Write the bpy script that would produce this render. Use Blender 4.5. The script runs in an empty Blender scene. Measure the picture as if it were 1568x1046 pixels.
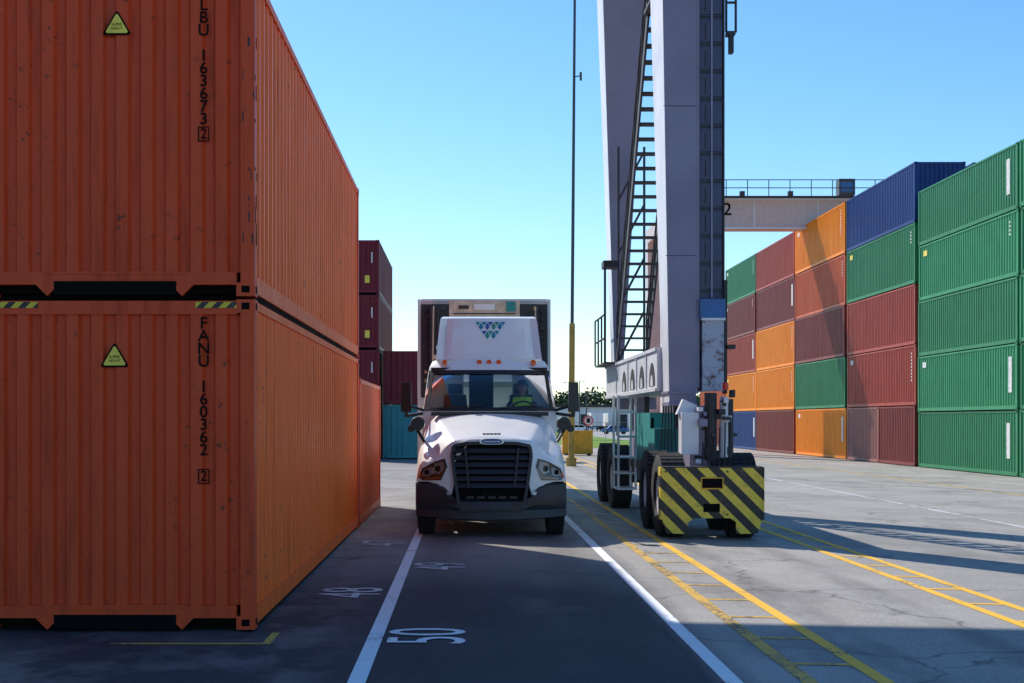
import bpy, bmesh, math, random
from mathutils import Vector, Matrix
random.seed(7)
R = math.radians
scene = bpy.context.scene
COL = scene.collection

def gz(x):
    return 0.0 if x < 1 else -0.017*(min(x, 41)-1)

# ---------------------------------------------------------------- materials
def newmat(name):
    m = bpy.data.materials.new(name); m.use_nodes = True
    nt = m.node_tree
    return m, nt, nt.nodes['Principled BSDF']
def N(nt, t, **kw):
    n = nt.nodes.new(t)
    for k, v in kw.items():
        if hasattr(n, k): setattr(n, k, v)
        else: n.inputs[k].default_value = v
    return n
def L(nt, a, b): nt.links.new(a, b)
def pos(nt, scale=(1, 1, 1), rot=(0, 0, 0)):
    g = N(nt, 'ShaderNodeNewGeometry'); mp = N(nt, 'ShaderNodeMapping')
    mp.inputs['Scale'].default_value = scale; mp.inputs['Rotation'].default_value = rot
    L(nt, g.outputs['Position'], mp.inputs['Vector']); return mp.outputs['Vector']
def noise(nt, vec, scale, detail=4, rough=0.6):
    n = N(nt, 'ShaderNodeTexNoise'); n.inputs['Scale'].default_value = scale
    n.inputs['Detail'].default_value = min(detail, 4); n.inputs['Roughness'].default_value = rough
    L(nt, vec, n.inputs['Vector']); return n.outputs['Fac']
def ramp(nt, fac, a, b, ca=(0, 0, 0, 1), cb=(1, 1, 1, 1)):
    r = N(nt, 'ShaderNodeValToRGB'); r.color_ramp.elements[0].position = a; r.color_ramp.elements[1].position = b
    r.color_ramp.elements[0].color = ca; r.color_ramp.elements[1].color = cb
    L(nt, fac, r.inputs['Fac']); return r.outputs['Color']
def mix(nt, fac, a, b, mode='MIX'):
    m = N(nt, 'ShaderNodeMix', data_type='RGBA', blend_type=mode)
    for s, v in ((m.inputs[0], fac), (m.inputs[6], a), (m.inputs[7], b)):
        if isinstance(v, (int, float)): s.default_value = v
        elif isinstance(v, tuple): s.default_value = v if len(v) == 4 else (*v, 1)
        else: L(nt, v, s)
    return m.outputs[2]
def math_(nt, op, a, b=None):
    m = N(nt, 'ShaderNodeMath', operation=op)
    for i, v in enumerate((a, b)):
        if v is None: continue
        if isinstance(v, (int, float)): m.inputs[i].default_value = v
        else: L(nt, v, m.inputs[i])
    return m.outputs[0]
def maprange(nt, val, a, b, c=0.0, d=1.0):
    n = N(nt, 'ShaderNodeMapRange')
    for k, v in (('From Min', a), ('From Max', b), ('To Min', c), ('To Max', d)): n.inputs[k].default_value = v
    L(nt, val, n.inputs['Value']); return n.outputs[0]
_mc = {}
def plain(name, col, rough=0.5, metal=0.0, var=0.15, nscale=4.0, bump=0.0, coat=0.0, spec=.5):
    if name in _mc: return _mc[name]
    m, nt, b = newmat(name)
    v = pos(nt); n = noise(nt, v, nscale, 4)
    dark = tuple(c*(1-var) for c in col); lite = tuple(min(1, c*(1+var)) for c in col)
    c = ramp(nt, n, 0.3, 0.7, (*dark, 1), (*lite, 1))
    L(nt, c, b.inputs['Base Color'])
    r = ramp(nt, n, 0.2, 0.8, (rough*0.8,)*3+(1,), (min(1, rough*1.2),)*3+(1,))
    L(nt, r, b.inputs['Roughness']); b.inputs['Metallic'].default_value = metal
    b.inputs['Coat Weight'].default_value = coat; b.inputs['Specular IOR Level'].default_value = spec
    if bump:
        bp = N(nt, 'ShaderNodeBump'); bp.inputs['Strength'].default_value = bump; bp.inputs['Distance'].default_value = 0.02
        L(nt, noise(nt, v, nscale*8, 3), bp.inputs['Height']); L(nt, bp.outputs[0], b.inputs['Normal'])
    _mc[name] = m; return m
def cpaint(name, col, rust=0.5):
    """weathered container paint"""
    if name in _mc: return _mc[name]
    m, nt, b = newmat(name)
    v = pos(nt); vs = pos(nt, (5, 5, 0.45))
    big = noise(nt, v, 0.7, 4); st = noise(nt, vs, 1.6, 4, .7); fine = noise(nt, v, 9, 4, .75)
    fade = tuple(min(1, c*1.15) for c in col); dk = tuple(c*0.58 for c in col)
    c = mix(nt, ramp(nt, big, .35, .7), col, fade)
    c = mix(nt, ramp(nt, st, .52, .82), c, dk)
    rm = math_(nt, 'MULTIPLY', ramp(nt, fine, .62, .66), ramp(nt, big, .42, .60))
    rm = math_(nt, 'MULTIPLY', rm, rust)
    c = mix(nt, rm, c, (.06, .028, .018))
    sc = noise(nt, pos(nt, (1, 6, 14), (.5, .3, 0)), 2.2, 4, .8)
    c = mix(nt, math_(nt, 'MULTIPLY', ramp(nt, sc, .70, .74), .35), c, (.55, .5, .45))
    sm = noise(nt, pos(nt, (1.5, 1.5, .5)), 1.7, 4, .7)
    c = mix(nt, math_(nt, 'MULTIPLY', ramp(nt, sm, .62, .77), .3), c, (.08, .06, .05))
    L(nt, c, b.inputs['Base Color'])
    L(nt, ramp(nt, st, .3, .7, (.36,)*3+(1,), (.55,)*3+(1,)), b.inputs['Roughness'])
    b.inputs['Specular IOR Level'].default_value = .25
    bp = N(nt, 'ShaderNodeBump'); bp.inputs['Strength'].default_value = .35; bp.inputs['Distance'].default_value = .02
    L(nt, noise(nt, v, 2.2, 3), bp.inputs['Height']); L(nt, bp.outputs[0], b.inputs['Normal'])
    _mc[name] = m; return m
def stripes(name, pitch, sign, c1=(.75, .52, .03), c2=(.02, .02, .02), off=0.0):
    m, nt, b = newmat(name)
    g = N(nt, 'ShaderNodeNewGeometry'); s = N(nt, 'ShaderNodeSeparateXYZ'); L(nt, g.outputs['Position'], s.inputs[0])
    q = math_(nt, 'ADD' if sign > 0 else 'SUBTRACT', s.outputs['X'], s.outputs['Z'])
    f = math_(nt, 'FRACT', math_(nt, 'ADD', math_(nt, 'DIVIDE', q, pitch), off))
    t = math_(nt, 'GREATER_THAN', f, .5)
    n = noise(nt, g.outputs['Position'], 8, 4, .8)
    c = mix(nt, t, c2, c1); c = mix(nt, math_(nt, 'MULTIPLY', ramp(nt, n, .52, .66), .45), c, (.14, .11, .07))
    L(nt, c, b.inputs['Base Color']); b.inputs['Roughness'].default_value = .5
    return m
def roadpaint(name, col, wear=.5):
    m, nt, b = newmat(name)
    v = pos(nt); n = noise(nt, v, 16, 4, .85); n2 = noise(nt, v, 1.1, 3)
    w = math_(nt, 'ADD', n, math_(nt, 'MULTIPLY', math_(nt, 'SUBTRACT', n2, .5), .6))
    c = mix(nt, ramp(nt, w, wear, wear+.08), col, (.11, .105, .10))
    L(nt, c, b.inputs['Base Color']); b.inputs['Roughness'].default_value = .7; b.inputs['Specular IOR Level'].default_value = .3
    return m

M_ground, nt, b = newmat('asphalt')
v = pos(nt)
fine = noise(nt, v, 50, 4, .9); big = noise(nt, v, .35, 4, .65); mid = noise(nt, pos(nt, (1.5, .35, 1)), 1.3, 4, .7)
sx = N(nt, 'ShaderNodeSeparateXYZ'); L(nt, v, sx.inputs[0])
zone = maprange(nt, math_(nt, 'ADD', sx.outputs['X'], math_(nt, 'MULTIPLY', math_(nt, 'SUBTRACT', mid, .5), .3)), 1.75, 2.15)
zy = maprange(nt, math_(nt, 'ADD', sx.outputs['Y'], math_(nt, 'MULTIPLY', math_(nt, 'SUBTRACT', big, .5), 6)), 15, 20, 0, .75)  # lane lightened further back, painting in the sunlit strip before the truck
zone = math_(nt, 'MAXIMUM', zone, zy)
c = mix(nt, zone, (.050, .050, .060), (.42, .39, .35))  # lane base colour darkened to deepen the shade lying on it
c = mix(nt, ramp(nt, big, .35, .7), c, (.70, .70, .70), 'MULTIPLY')
c = mix(nt, math_(nt, 'MULTIPLY', ramp(nt, mid, .5, .75), .10), c, (.30, .27, .25))
spk = ramp(nt, fine, .3, .7, (.45,)*3+(1,), (1.55,)*3+(1,))
c = mix(nt, 1.0, c, spk, 'MULTIPLY')
zl = maprange(nt, sx.outputs['X'], -.8, -1.3)
st = ramp(nt, noise(nt, pos(nt, (1.2, .8, 1)), 1.0, 4, .7), .46, .60)
c = mix(nt, math_(nt, 'MULTIPLY', math_(nt, 'MULTIPLY', zl, st), .6), c, (.22, .17, .165))
wv = N(nt, 'ShaderNodeVectorMath', operation='ADD'); nn = N(nt, 'ShaderNodeTexNoise'); nn.inputs['Scale'].default_value = 1.2
L(nt, v, nn.inputs['Vector']); L(nt, v, wv.inputs[0]); L(nt, nn.outputs['Color'], wv.inputs[1])
vo = N(nt, 'ShaderNodeTexVoronoi', feature='DISTANCE_TO_EDGE'); vo.inputs['Scale'].default_value = .22; L(nt, wv.outputs[0], vo.inputs['Vector'])
c = mix(nt, math_(nt, 'MULTIPLY', ramp(nt, vo.outputs['Distance'], .0, .006, (1, 1, 1, 1), (0, 0, 0, 1)), .6), c, (.03, .03, .03))
tr = math_(nt, 'ABSOLUTE', math_(nt, 'SUBTRACT', math_(nt, 'ABSOLUTE', math_(nt, 'SUBTRACT', sx.outputs['X'], .5)), .85))
c = mix(nt, maprange(nt, tr, .45, .1, 0, .3), c, (.04, .04, .045))
tr2 = math_(nt, 'ABSOLUTE', math_(nt, 'SUBTRACT', math_(nt, 'ABSOLUTE', math_(nt, 'SUBTRACT', sx.outputs['X'], 3.9)), .58))
c = mix(nt, math_(nt, 'MULTIPLY', maprange(nt, tr2, .30, .12, 0, .4), ramp(nt, mid, .35, .6)), c, (.10, .095, .09))
ptc = noise(nt, pos(nt, (.5, .22, 1)), .9, 4, .6)
c = mix(nt, math_(nt, 'MULTIPLY', ramp(nt, ptc, .56, .60), .28), c, (.13, .125, .12))
L(nt, c, b.inputs['Base Color'])
L(nt, ramp(nt, mid, .3, .7, (.65,)*3+(1,), (.85,)*3+(1,)), b.inputs['Roughness'])
b.inputs['Specular IOR Level'].default_value = .25
bp = N(nt, 'ShaderNodeBump'); bp.inputs['Strength'].default_value = .6; bp.inputs['Distance'].default_value = .01
L(nt, fine, bp.inputs['Height']); L(nt, bp.outputs[0], b.inputs['Normal'])

M_wh = roadpaint('white_road_paint', (.90, .90, .89), .61)
M_wh2 = roadpaint('worn_white_road_paint', (.70, .70, .69), .54)
M_ye = roadpaint('yellow_road_paint', (.95, .52, .04), .59)
M_ye2 = roadpaint('worn_yellow_road_paint', (.70, .42, .07), .51)
M_grass = plain('grass', (.16, .27, .035), .9, var=.5, nscale=1.5, spec=.1)
M_black = plain('black_plastic', (.018, .018, .02), .45)
M_dark = plain('dark_void', (.006, .006, .006), .9, spec=.1)
M_rub = plain('rubber', (.022, .021, .022), .8, var=.4, nscale=6, bump=.3)
M_white = plain('truck_white_paint', (.90, .90, .89), .3, var=.02, nscale=1.5, coat=.2, spec=.4)
M_grey = plain('bumper_grey_plastic', (.028, .030, .038), .5, var=.15)
M_chrome = plain('brushed_steel', (.55, .56, .58), .3, 1.0)
M_refl = plain('lamp_reflector', (.50, .53, .56), .3, .2)
M_amber = plain('amber_lens', (.8, .12, .02), .2)
M_seat = plain('seat_fabric', (.03, .03, .035), .9)
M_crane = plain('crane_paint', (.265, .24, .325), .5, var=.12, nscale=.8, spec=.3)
M_cranel = plain('crane_light_paint_and_sunlit_skin', (.76, .75, .77), .45, var=.1, nscale=1.2)
M_crdark = plain('crane_dark_steel', (.035, .032, .035), .6, var=.4, nscale=3)
M_chain = plain('cable_channel_navy', (.065, .07, .13), .5, var=.2, nscale=3)
M_chainl = plain('cable_channel_rib', (.24, .25, .34), .5)
M_blue = plain('blue_panel', (.03, .13, .35), .4, var=.2)
M_scuff, nt, b = newmat('scuffed_panel')
v = pos(nt); n1 = noise(nt, v, 4, 4, .8)
c = mix(nt, ramp(nt, n1, .38, .50), (.16, .07, .06), (.42, .46, .56)); L(nt, c, b.inputs['Base Color'])
M_teal = plain('teal_cabinet', (.02, .26, .24), .5)
M_red = plain('red_lens', (.7, .02, .02), .25)
M_yel = plain('yellow_steel', (.85, .42, .02), .5, var=.2)
M_alu = plain('trailer_white', (.74, .74, .72), .4, var=.08)
M_beige = plain('reefer_grille_beige', (.62, .50, .36), .6, var=.25, nscale=6)
M_beam = plain('beam_beige', (.62, .48, .45), .5, var=.1)
M_pole = plain('pole_dark', (.06, .07, .08), .5)
M_polet = plain('pole_ochre', (.45, .26, .05), .6, var=.3)
M_haz = stripes('hazard_stripes', .355, +1, (.92, .66, .06), (.022, .020, .018), .1)
M_hazs = stripes('hazard_tape', .13, -1)
M_skin = plain('skin', (.42, .24, .17), .6)
M_vest = plain('hi_vis_vest', (.55, .9, .05), .8)
M_shirt = plain('dark_shirt', (.03, .035, .05), .9)
M_signw = plain('sign_white', (.8, .8, .8), .5)
M_lbl = plain('label_white', (.72, .70, .66), .6, var=.3, nscale=12)
M_lblb = plain('label_black', (.008, .007, .007), .9, spec=.1)
M_yl = plain('label_yellow', (.92, .68, .08), .5)
M_lg = plain('logo_green', (.02, .33, .22), .4); M_lb = plain('logo_blue', (.02, .10, .38), .4); M_lt = plain('logo_teal', (.01, .25, .38), .4)
M_badge = plain('badge_blue', (.02, .10, .30), .3)
M_leaf = plain('foliage', (.05, .09, .03), .9, var=.5, nscale=.6)

def glass(name, tint, base):
    m, nt, b = newmat(name); nt.nodes.remove(b)
    out = nt.nodes['Material Output']
    t = N(nt, 'ShaderNodeBsdfTransparent'); t.inputs[0].default_value = (*tint, 1)
    g = N(nt, 'ShaderNodeBsdfGlossy'); g.inputs['Roughness'].default_value = .04
    fr = N(nt, 'ShaderNodeFresnel'); fr.inputs['IOR'].default_value = 1.5
    f = math_(nt, 'ADD', fr.outputs[0], base)
    mx = N(nt, 'ShaderNodeMixShader'); L(nt, f, mx.inputs[0]); L(nt, t.outputs[0], mx.inputs[1]); L(nt, g.outputs[0], mx.inputs[2])
    L(nt, mx.outputs[0], out.inputs[0]); return m
M_glass = glass('windshield_glass', (.74, .88, .92), .03)
M_lens = glass('headlight_lens', (.88, .9, .92), .03)

# ---------------------------------------------------------------- mesh builder
class MB:
    def __init__(s, off=(0, 0, 0)):
        s.v = []; s.f = []; s.m = []; s.mats = []; s.off = Vector(off)
    def mi(s, m):
        if m not in s.mats: s.mats.append(m)
        return s.mats.index(m)
    def add(s, vs, fs, m):
        o = len(s.v); s.v += [Vector(p)+s.off for p in vs]
        i = s.mi(m)
        for f in fs: s.f.append([a+o for a in f]); s.m.append(i)
    def hexa(s, p, m):
        s.add(p, [(0, 3, 2, 1), (4, 5, 6, 7), (0, 1, 5, 4), (1, 2, 6, 5), (2, 3, 7, 6), (3, 0, 4, 7)], m)
    def box(s, x0, x1, y0, y1, z0, z1, m):
        s.hexa([(x0, y0, z0), (x1, y0, z0), (x1, y1, z0), (x0, y1, z0), (x0, y0, z1), (x1, y0, z1), (x1, y1, z1), (x0, y1, z1)], m)
    def beam(s, p0, p1, w, h, m):
        p0 = Vector(p0); p1 = Vector(p1); d = (p1-p0).normalized()
        up = Vector((0, 0, 1)) if abs(d.z) < .95 else Vector((0, 1, 0))
        r = d.cross(up).normalized()*w/2; u = r.cross(d).normalized()*h/2
        s.hexa([p0-r-u, p0+r-u, p1+r-u, p1-r-u, p0-r+u, p0+r+u, p1+r+u, p1-r+u], m)
    def cyl(s, p0, p1, r0, m, seg=12, r1=None, cap=True):
        if r1 is None: r1 = r0
        p0 = Vector(p0); p1 = Vector(p1); d = (p1-p0).normalized()
        up = Vector((0, 0, 1)) if abs(d.z) < .95 else Vector((1, 0, 0))
        a = d.cross(up).normalized(); b_ = a.cross(d)
        vs = []
        for i in range(seg):
            t = 2*math.pi*i/seg; q = a*math.cos(t)+b_*math.sin(t)
            vs += [p0+q*r0, p1+q*r1]
        fs = [(2*i, 2*((i+1) % seg), 2*((i+1) % seg)+1, 2*i+1) for i in range(seg)]
        if cap: fs += [[2*i for i in range(seg)][::-1], [2*i+1 for i in range(seg)]]
        s.add(vs, fs, m)
    def lathe_x(s, c, prof, seg, m):
        vs = []; n = len(prof)
        for i in range(seg):
            t = 2*math.pi*i/seg
            for dx, r in prof: vs.append((c[0]+dx, c[1]+r*math.cos(t), c[2]+r*math.sin(t)))
        fs = []
        for i in range(seg):
            for j in range(n-1):
                k = (i+1) % seg; fs.append((i*n+j, k*n+j, k*n+j+1, i*n+j+1))
        s.add(vs, fs, m)
    def loft(s, rings, mf, closed=False):
        n = len(rings[0]); o = len(s.v)
        for r in rings: s.v += [Vector(p)+s.off for p in r]
        for i in range(len(rings)-1):
            for j in range(n if closed else n-1):
                k = (j+1) % n; m = mf(i, j) if callable(mf) else mf
                if m is None: continue
                s.f.append([o+i*n+j, o+i*n+k, o+(i+1)*n+k, o+(i+1)*n+j]); s.m.append(s.mi(m))
    def build(s, name, parent=None, bevel=0, smooth=False, sub=0, origin=None, fixn=True):
        me = bpy.data.meshes.new(name)
        o = Vector(origin) if origin else Vector((0, 0, 0))
        me.from_pydata([tuple(p-o) for p in s.v], [], s.f)
        for m in s.mats: me.materials.append(m)
        me.polygons.foreach_set('material_index', s.m)
        bm = bmesh.new(); bm.from_mesh(me)
        if sub or smooth: bmesh.ops.remove_doubles(bm, verts=bm.verts, dist=.0004)
        if fixn: bmesh.ops.recalc_face_normals(bm, faces=bm.faces)
        if smooth:
            for f in bm.faces: f.smooth = True
            for e in bm.edges:
                if len(e.link_faces) == 2 and e.calc_face_angle(0) > R(38): e.smooth = False
        bm.to_mesh(me); bm.free()
        ob = bpy.data.objects.new(name, me); COL.objects.link(ob); ob.location = o
        if parent: ob.parent = parent; ob.location = o-parent.location
        if bevel:
            md = ob.modifiers.new('bevel', 'BEVEL'); md.width = bevel; md.segments = 2; md.limit_method = 'ANGLE'
        if sub:
            md = ob.modifiers.new('sub', 'SUBSURF'); md.levels = sub; md.render_levels = sub
            for p in me.polygons: p.use_smooth = True
        return ob
def empty(name, loc):
    e = bpy.data.objects.new(name, None); COL.objects.link(e); e.location = loc; return e
def text(name, body, loc, rot, size, mat, parent=None, sx=1.0, space=1.0, align='CENTER', ext=0.0, bold=.0):
    cu = bpy.data.curves.new(name, 'FONT'); cu.body = body; cu.size = size; cu.align_x = align; cu.align_y = 'CENTER'
    cu.space_line = space; cu.extrude = ext; cu.offset = size*bold; cu.materials.append(mat)
    o = bpy.data.objects.new(name, cu); COL.objects.link(o); o.location = loc; o.rotation_euler = rot; o.scale = (sx, 1, 1)
    if parent: o.parent = parent; o.location = Vector(loc)-parent.location
    return o

# ---------------------------------------------------------------- ground + markings
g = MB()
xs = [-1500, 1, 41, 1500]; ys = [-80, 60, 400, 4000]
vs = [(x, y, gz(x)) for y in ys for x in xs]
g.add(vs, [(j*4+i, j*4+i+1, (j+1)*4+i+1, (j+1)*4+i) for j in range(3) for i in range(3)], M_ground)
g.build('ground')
def strip(mb, x0, x1, y0, y1, m, layer=1):
    h = .004*layer
    mb.add([(x0, y0, gz(x0)+h), (x1, y0, gz(x1)+h), (x1, y1, gz(x1)+h), (x0, y1, gz(x0)+h)], [(0, 1, 2, 3)], m)
lm = MB()
strip(lm, -.84, -.71, 4, 66, M_wh); strip(lm, 1.84, 1.97, 4, 100, M_wh)
strip(lm, 10.44, 10.56, 10, 110, M_wh2); strip(lm, 15.48, 15.64, 10, 110, M_ye2)
strip(lm, 18.4, 18.5, 10, 110, M_wh2)
for a, b_, m1, m2 in ((2.46, 3.02, M_ye2, M_ye), (5.22, 5.68, M_ye, M_ye)):
    strip(lm, a-.06, a+.06, 4, 100, m1); strip(lm, b_-.06, b_+.06, 4, 100, m2)
    y = 5.7
    while y < 60:
        strip(lm, a+.062, b_-.062, y, y+.10, M_ye if a > 5 else M_ye2, 1); y += 1.33
strip(lm, -2.95, -1.62, 11.86, 11.93, M_ye2); strip(lm, -1.69, -1.62, 11.932, 12.5, M_ye2); strip(lm, -5.5, -4.0, 11.86, 11.93, M_ye2)
lm.build('road_markings')
# bay numbers painted sideways so they read from the crane side
for i, (t, x, y) in enumerate((('50', -.30, 12.3), ('48', -1.2, 15.4), ('49', -.30, 18.2), ('47', -1.2, 21.6), ('51', -1.2, 9.3), ('46', -.3, 26))):
    text('painted_number', t, (x, y, .008), (0, 0, R(90)), .95, M_wh2 if i else M_wh, sx=.98)
gr = MB()
gr.add([(7.6, 104, gz(7.6)+.004), (17, 104, gz(17)+.004), (17, 400, gz(17)+.004), (7.6, 400, gz(7.6)+.004)], [(0, 1, 2, 3)], M_grass)
gr.build('grass')

# ---------------------------------------------------------------- containers
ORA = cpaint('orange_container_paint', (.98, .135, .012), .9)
ORA_SHADED = cpaint('orange_container_paint_shaded_end', (.68, .072, .018), .9)  # same orange, darkened and reddened so the end faces look shaded
P = dict(green=cpaint('green_paint', (.030, .21, .085)), green2=cpaint('green_paint_b', (.035, .26, .105)), blue=cpaint('navy_paint', (.012, .045, .19)),
         red=cpaint('redbrown_paint', (.38, .055, .035)), brown=cpaint('brown_paint', (.22, .038, .032)), maroon=cpaint('maroon_paint', (.18, .015, .028)),
         orange=cpaint('bright_orange_paint', (1.0, .27, .008)), rustor=cpaint('burnt_orange_paint', (.58, .10, .03)), teal=cpaint('teal_paint', (.05, .26, .30)), rust=cpaint('rust_paint', (.55, .09, .025)),
         grey=cpaint('faded_grey_paint', (.32, .13, .11)))
def container(x0, y0, z0, Ln, H, mat, along='Y', tunnel=False, mats_end=None):
    W = 2.438; mb = MB()
    def T(l, w, z): return (x0+w, y0+l, z0+z) if along == 'Y' else (x0+l, y0+w, z0+z)
    def bx(l0, l1, w0, w1, a, b_, m):
        mb.hexa([T(l0, w0, a), T(l0, w1, a), T(l1, w1, a), T(l1, w0, a), T(l0, w0, b_), T(l0, w1, b_), T(l1, w1, b_), T(l1, w0, b_)], m)
    for l0, l1 in ((0, .15), (Ln-.15, Ln)):
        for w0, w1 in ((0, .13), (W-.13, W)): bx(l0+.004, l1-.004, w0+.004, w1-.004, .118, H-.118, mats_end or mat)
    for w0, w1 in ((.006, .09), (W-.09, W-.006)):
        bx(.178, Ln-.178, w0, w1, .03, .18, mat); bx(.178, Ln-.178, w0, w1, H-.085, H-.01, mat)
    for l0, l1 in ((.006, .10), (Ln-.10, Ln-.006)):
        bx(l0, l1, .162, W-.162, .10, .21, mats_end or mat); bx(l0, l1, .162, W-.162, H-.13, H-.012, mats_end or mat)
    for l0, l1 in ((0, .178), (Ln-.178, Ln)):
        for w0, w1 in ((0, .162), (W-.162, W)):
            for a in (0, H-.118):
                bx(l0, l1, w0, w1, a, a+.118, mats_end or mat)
                lc = -.003 if l0 == 0 else Ln-.06
                bx(lc, lc+.063, (w0+w1)/2-.035, (w0+w1)/2+.035, a+.03, a+.09, M_dark)
                wc = -.003 if w0 == 0 else W-.06
                bx((l0+l1)/2-.04, (l0+l1)/2+.04, wc, wc+.063, a+.03, a+.09, M_dark)
    bx(.12, Ln-.12, .092, W-.092, .03, .17, M_dark); bx(.1, Ln-.1, .05, W-.05, H-.05, H-.03, mat)
    if tunnel: bx(.18, Ln-.18, .03, W-.03, -.018, .028, M_dark)
    def wall(length, place, pitch, flat, slope, depth, a, b_, m):
        s_ = 0; pr = []
        while s_ < length-1e-3:
            for ds, d in ((0, 0), (flat, 0), (flat+slope, depth), (pitch-slope, depth)):
                if s_+ds < length: pr.append((s_+ds, d))
            s_ += pitch
        pr.append((length, 0))
        vs = []
        for q, d in pr: vs += [place(q, d, a), place(q, d, b_)]
        mb.add(vs, [(2*i, 2*i+2, 2*i+3, 2*i+1) for i in range(len(pr)-1)], m)
    n = round((Ln-.30)/.278); pt = (Ln-.30)/n
    for sgn in (0, 1):
        wall(Ln-.30, (lambda q, d, z: T(.15+q, .02+d, z)) if sgn == 0 else (lambda q, d, z: T(.15+q, W-.02-d, z)), pt, .072, .068, .036, .18, H-.085, mat)
    n = 10; pt = (W-.26)/n
    for sgn in (0, 1):
        wall(W-.26, (lambda q, d, z: T(.025+d, .13+q, z)) if sgn == 0 else (lambda q, d, z: T(Ln-.025-d, .13+q, z)), pt, .10, .022, .042, .21, H-.13, mats_end or mat)
    if tunnel:
        bx(-.004, .02, .68, 1.75, .012, .13, M_dark)
        for c_ in (.62, 1.80):
            mb.add([T(-.002, c_-.10, .10), T(-.002, c_+.10, .10), T(-.002, c_, -.0), T(.05, c_-.10, .10), T(.05, c_+.10, .10), T(.05, c_, -.0)],
                   [(0, 1, 2), (3, 5, 4), (0, 2, 5, 3), (1, 4, 5, 2), (0, 3, 4, 1)], mats_end or mat)
        bx(-.003, .03, .60, 1.84, .19, .215, mats_end or mat)
    cx = T(Ln/2, W/2, 0)
    return mb.build('shipping_container', origin=(cx[0], cx[1], z0))
XL = -1.85-2.438
c1 = container(XL, 12.57, .02, 12.19, 2.89, ORA, tunnel=True, mats_end=ORA_SHADED)
c2 = container(XL, 12.57, 2.94, 12.19, 2.89, ORA, tunnel=True, mats_end=ORA_SHADED)
def vtext(par, s_, x, ztop, size, lh):
    return text('container_code', '\n'.join(s_), (x, 12.585, ztop-lh*(len(s_)-1)/2), (R(90), 0, 0), size, M_lblb, par, sx=1.0, space=lh/size, bold=.015)
vtext(c1, 'FANU 160362', -2.30, 2.70, .145, .111)
vtext(c2, 'TLBU 163673', -2.30, 5.60, .145, .111)
for par, z, d in ((c1, 1.36, '2'), (c2, 4.36, '2')):
    text('check_digit', d, (-2.30, 12.585, z), (R(90), 0, 0), .13, M_lblb, par, sx=.9, bold=.012)
    f = MB(); w = .05; h = .066
    for a in ((-w, w, h-.01, h), (-w, w, -h, -h+.01), (-w, -w+.01, -h+.011, h-.011), (w-.01, w, -h+.011, h-.011)):
        f.box(-2.30+a[0], -2.30+a[1], 12.583, 12.586, z+a[2], z+a[3], M_lblb)
    f.build('digit_frame', par)
for par, x, z in ((c1, -3.08, 2.40), (c2, -3.06, 5.31)):
    t = MB()
    for k, (r, m, yy) in enumerate(((.125, M_lblb, 12.584), (.100, M_yl, 12.580))):
        pts = []
        for cx_, cz_ in ((0, r), (-r*.95, -r*.62), (r*.95, -r*.62)):
            ang0 = math.atan2(cz_, cx_)
            for da in (-.35, 0, .35):
                pts.append((x+cx_*.86+.14*r*math.cos(ang0+da*2), yy, z+cz_*.86+.14*r*math.sin(ang0+da*2)))
        t.add(pts, [list(range(9))], m)
    t.build('warning_sticker', par)
    text('warning_text', 'SUPER\nHEAVY', (x, 12.577, z-.01), (R(90), 0, 0), .034, M_lblb, par)
hz = MB()
hz.box(-4.10, -3.75, 12.568, 12.574, 2.835, 2.888, M_hazs); hz.box(-2.37, -2.01, 12.568, 12.574, 2.835, 2.888, M_hazs)
hz.build('hazard_tape', c1)
sc = MB()
for i in range(12):
    z = random.uniform(3.3, 5.6); y = random.uniform(12.6, 12.7)
    sc.box(-1.853, -1.8485, y, y+random.uniform(.005, .02), z, z+random.uniform(.02, .15), M_crdark)
    x = random.uniform(-1.97, -1.86); sc.box(x, x+random.uniform(.005, .02), 12.5705, 12.575, z, z+random.uniform(.02, .10), M_crdark)
sc.build('paint_scrapes', c2)
container(XL, 25.0, .0, 6.06, 2.59, P['rust'])
for k in range(4): container(-4.12-2.438, 68, .02+2.6*k, 12.19, 2.58, P['maroon'])
container(-4.0, 69, .02, 6.06, 2.58, P['teal'], 'X'); container(-4.0, 69, 2.62, 6.06, 2.58, P['maroon'], 'X')
XR = 21.3; zb = gz(XR+1.2)+.03
lay = [(43.1, 2.59, ['green', 'green', 'green2', 'green', 'green2']),
       (55.55, 2.59, ['green', 'green2', 'green', 'green2', 'green']),
       (68.2, 2.896, ['brown', 'red', 'red', 'green', 'blue']),
       (80.85, 2.896, ['orange', 'green', 'brown', 'rustor', 'orange']),
       (93.4, 2.896, ['brown', 'orange', 'orange', 'brown', 'red']),
       (105.9, 2.896, ['blue', 'orange', 'red', 'brown', 'green']),
       (118.5, 2.896, ['brown', 'rust', 'green'])]
for ci, (y, H, cols) in enumerate(lay):
    for k, cn in enumerate(cols):
        jx = random.uniform(-.04, .04); jy = random.uniform(-.08, .08)
        if ci == 2 and k == 0:
            container(XR+jx, y, zb, 6.06, H-.01, P['brown']); o = container(XR, y+6.13, zb, 6.06, H-.01, P['grey'])
        else:
            o = container(XR+jx, y+jy, zb+(H+.005)*k, 12.19, H-.01, P[cn])
        z = zb+(H+.005)*k
        if random.random() < .7:
            lb = MB(); yy = y+jy+random.choice((.55, .8)); sh = random.randint(3, 9); tall = random.random() < .35
            if tall: lb.box(XR+jx+.006, XR+jx+.014, yy, yy+.35, z+H-1.9, z+H-.5, M_lbl)
            else:
                for q in range(sh): lb.box(XR+jx+.006, XR+jx+.014, yy+random.uniform(0, .03), yy+.13, z+H-.45-q*.16, z+H-.36-q*.16, M_lbl)
            if random.random() < .5: lb.box(XR+jx+.006, XR+jx+.014, y+jy+11.0, y+jy+11.5, z+H-.55, z+H-.3, random.choice((M_lbl, M_yl)))
            lb.build('container_label', o)
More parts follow.
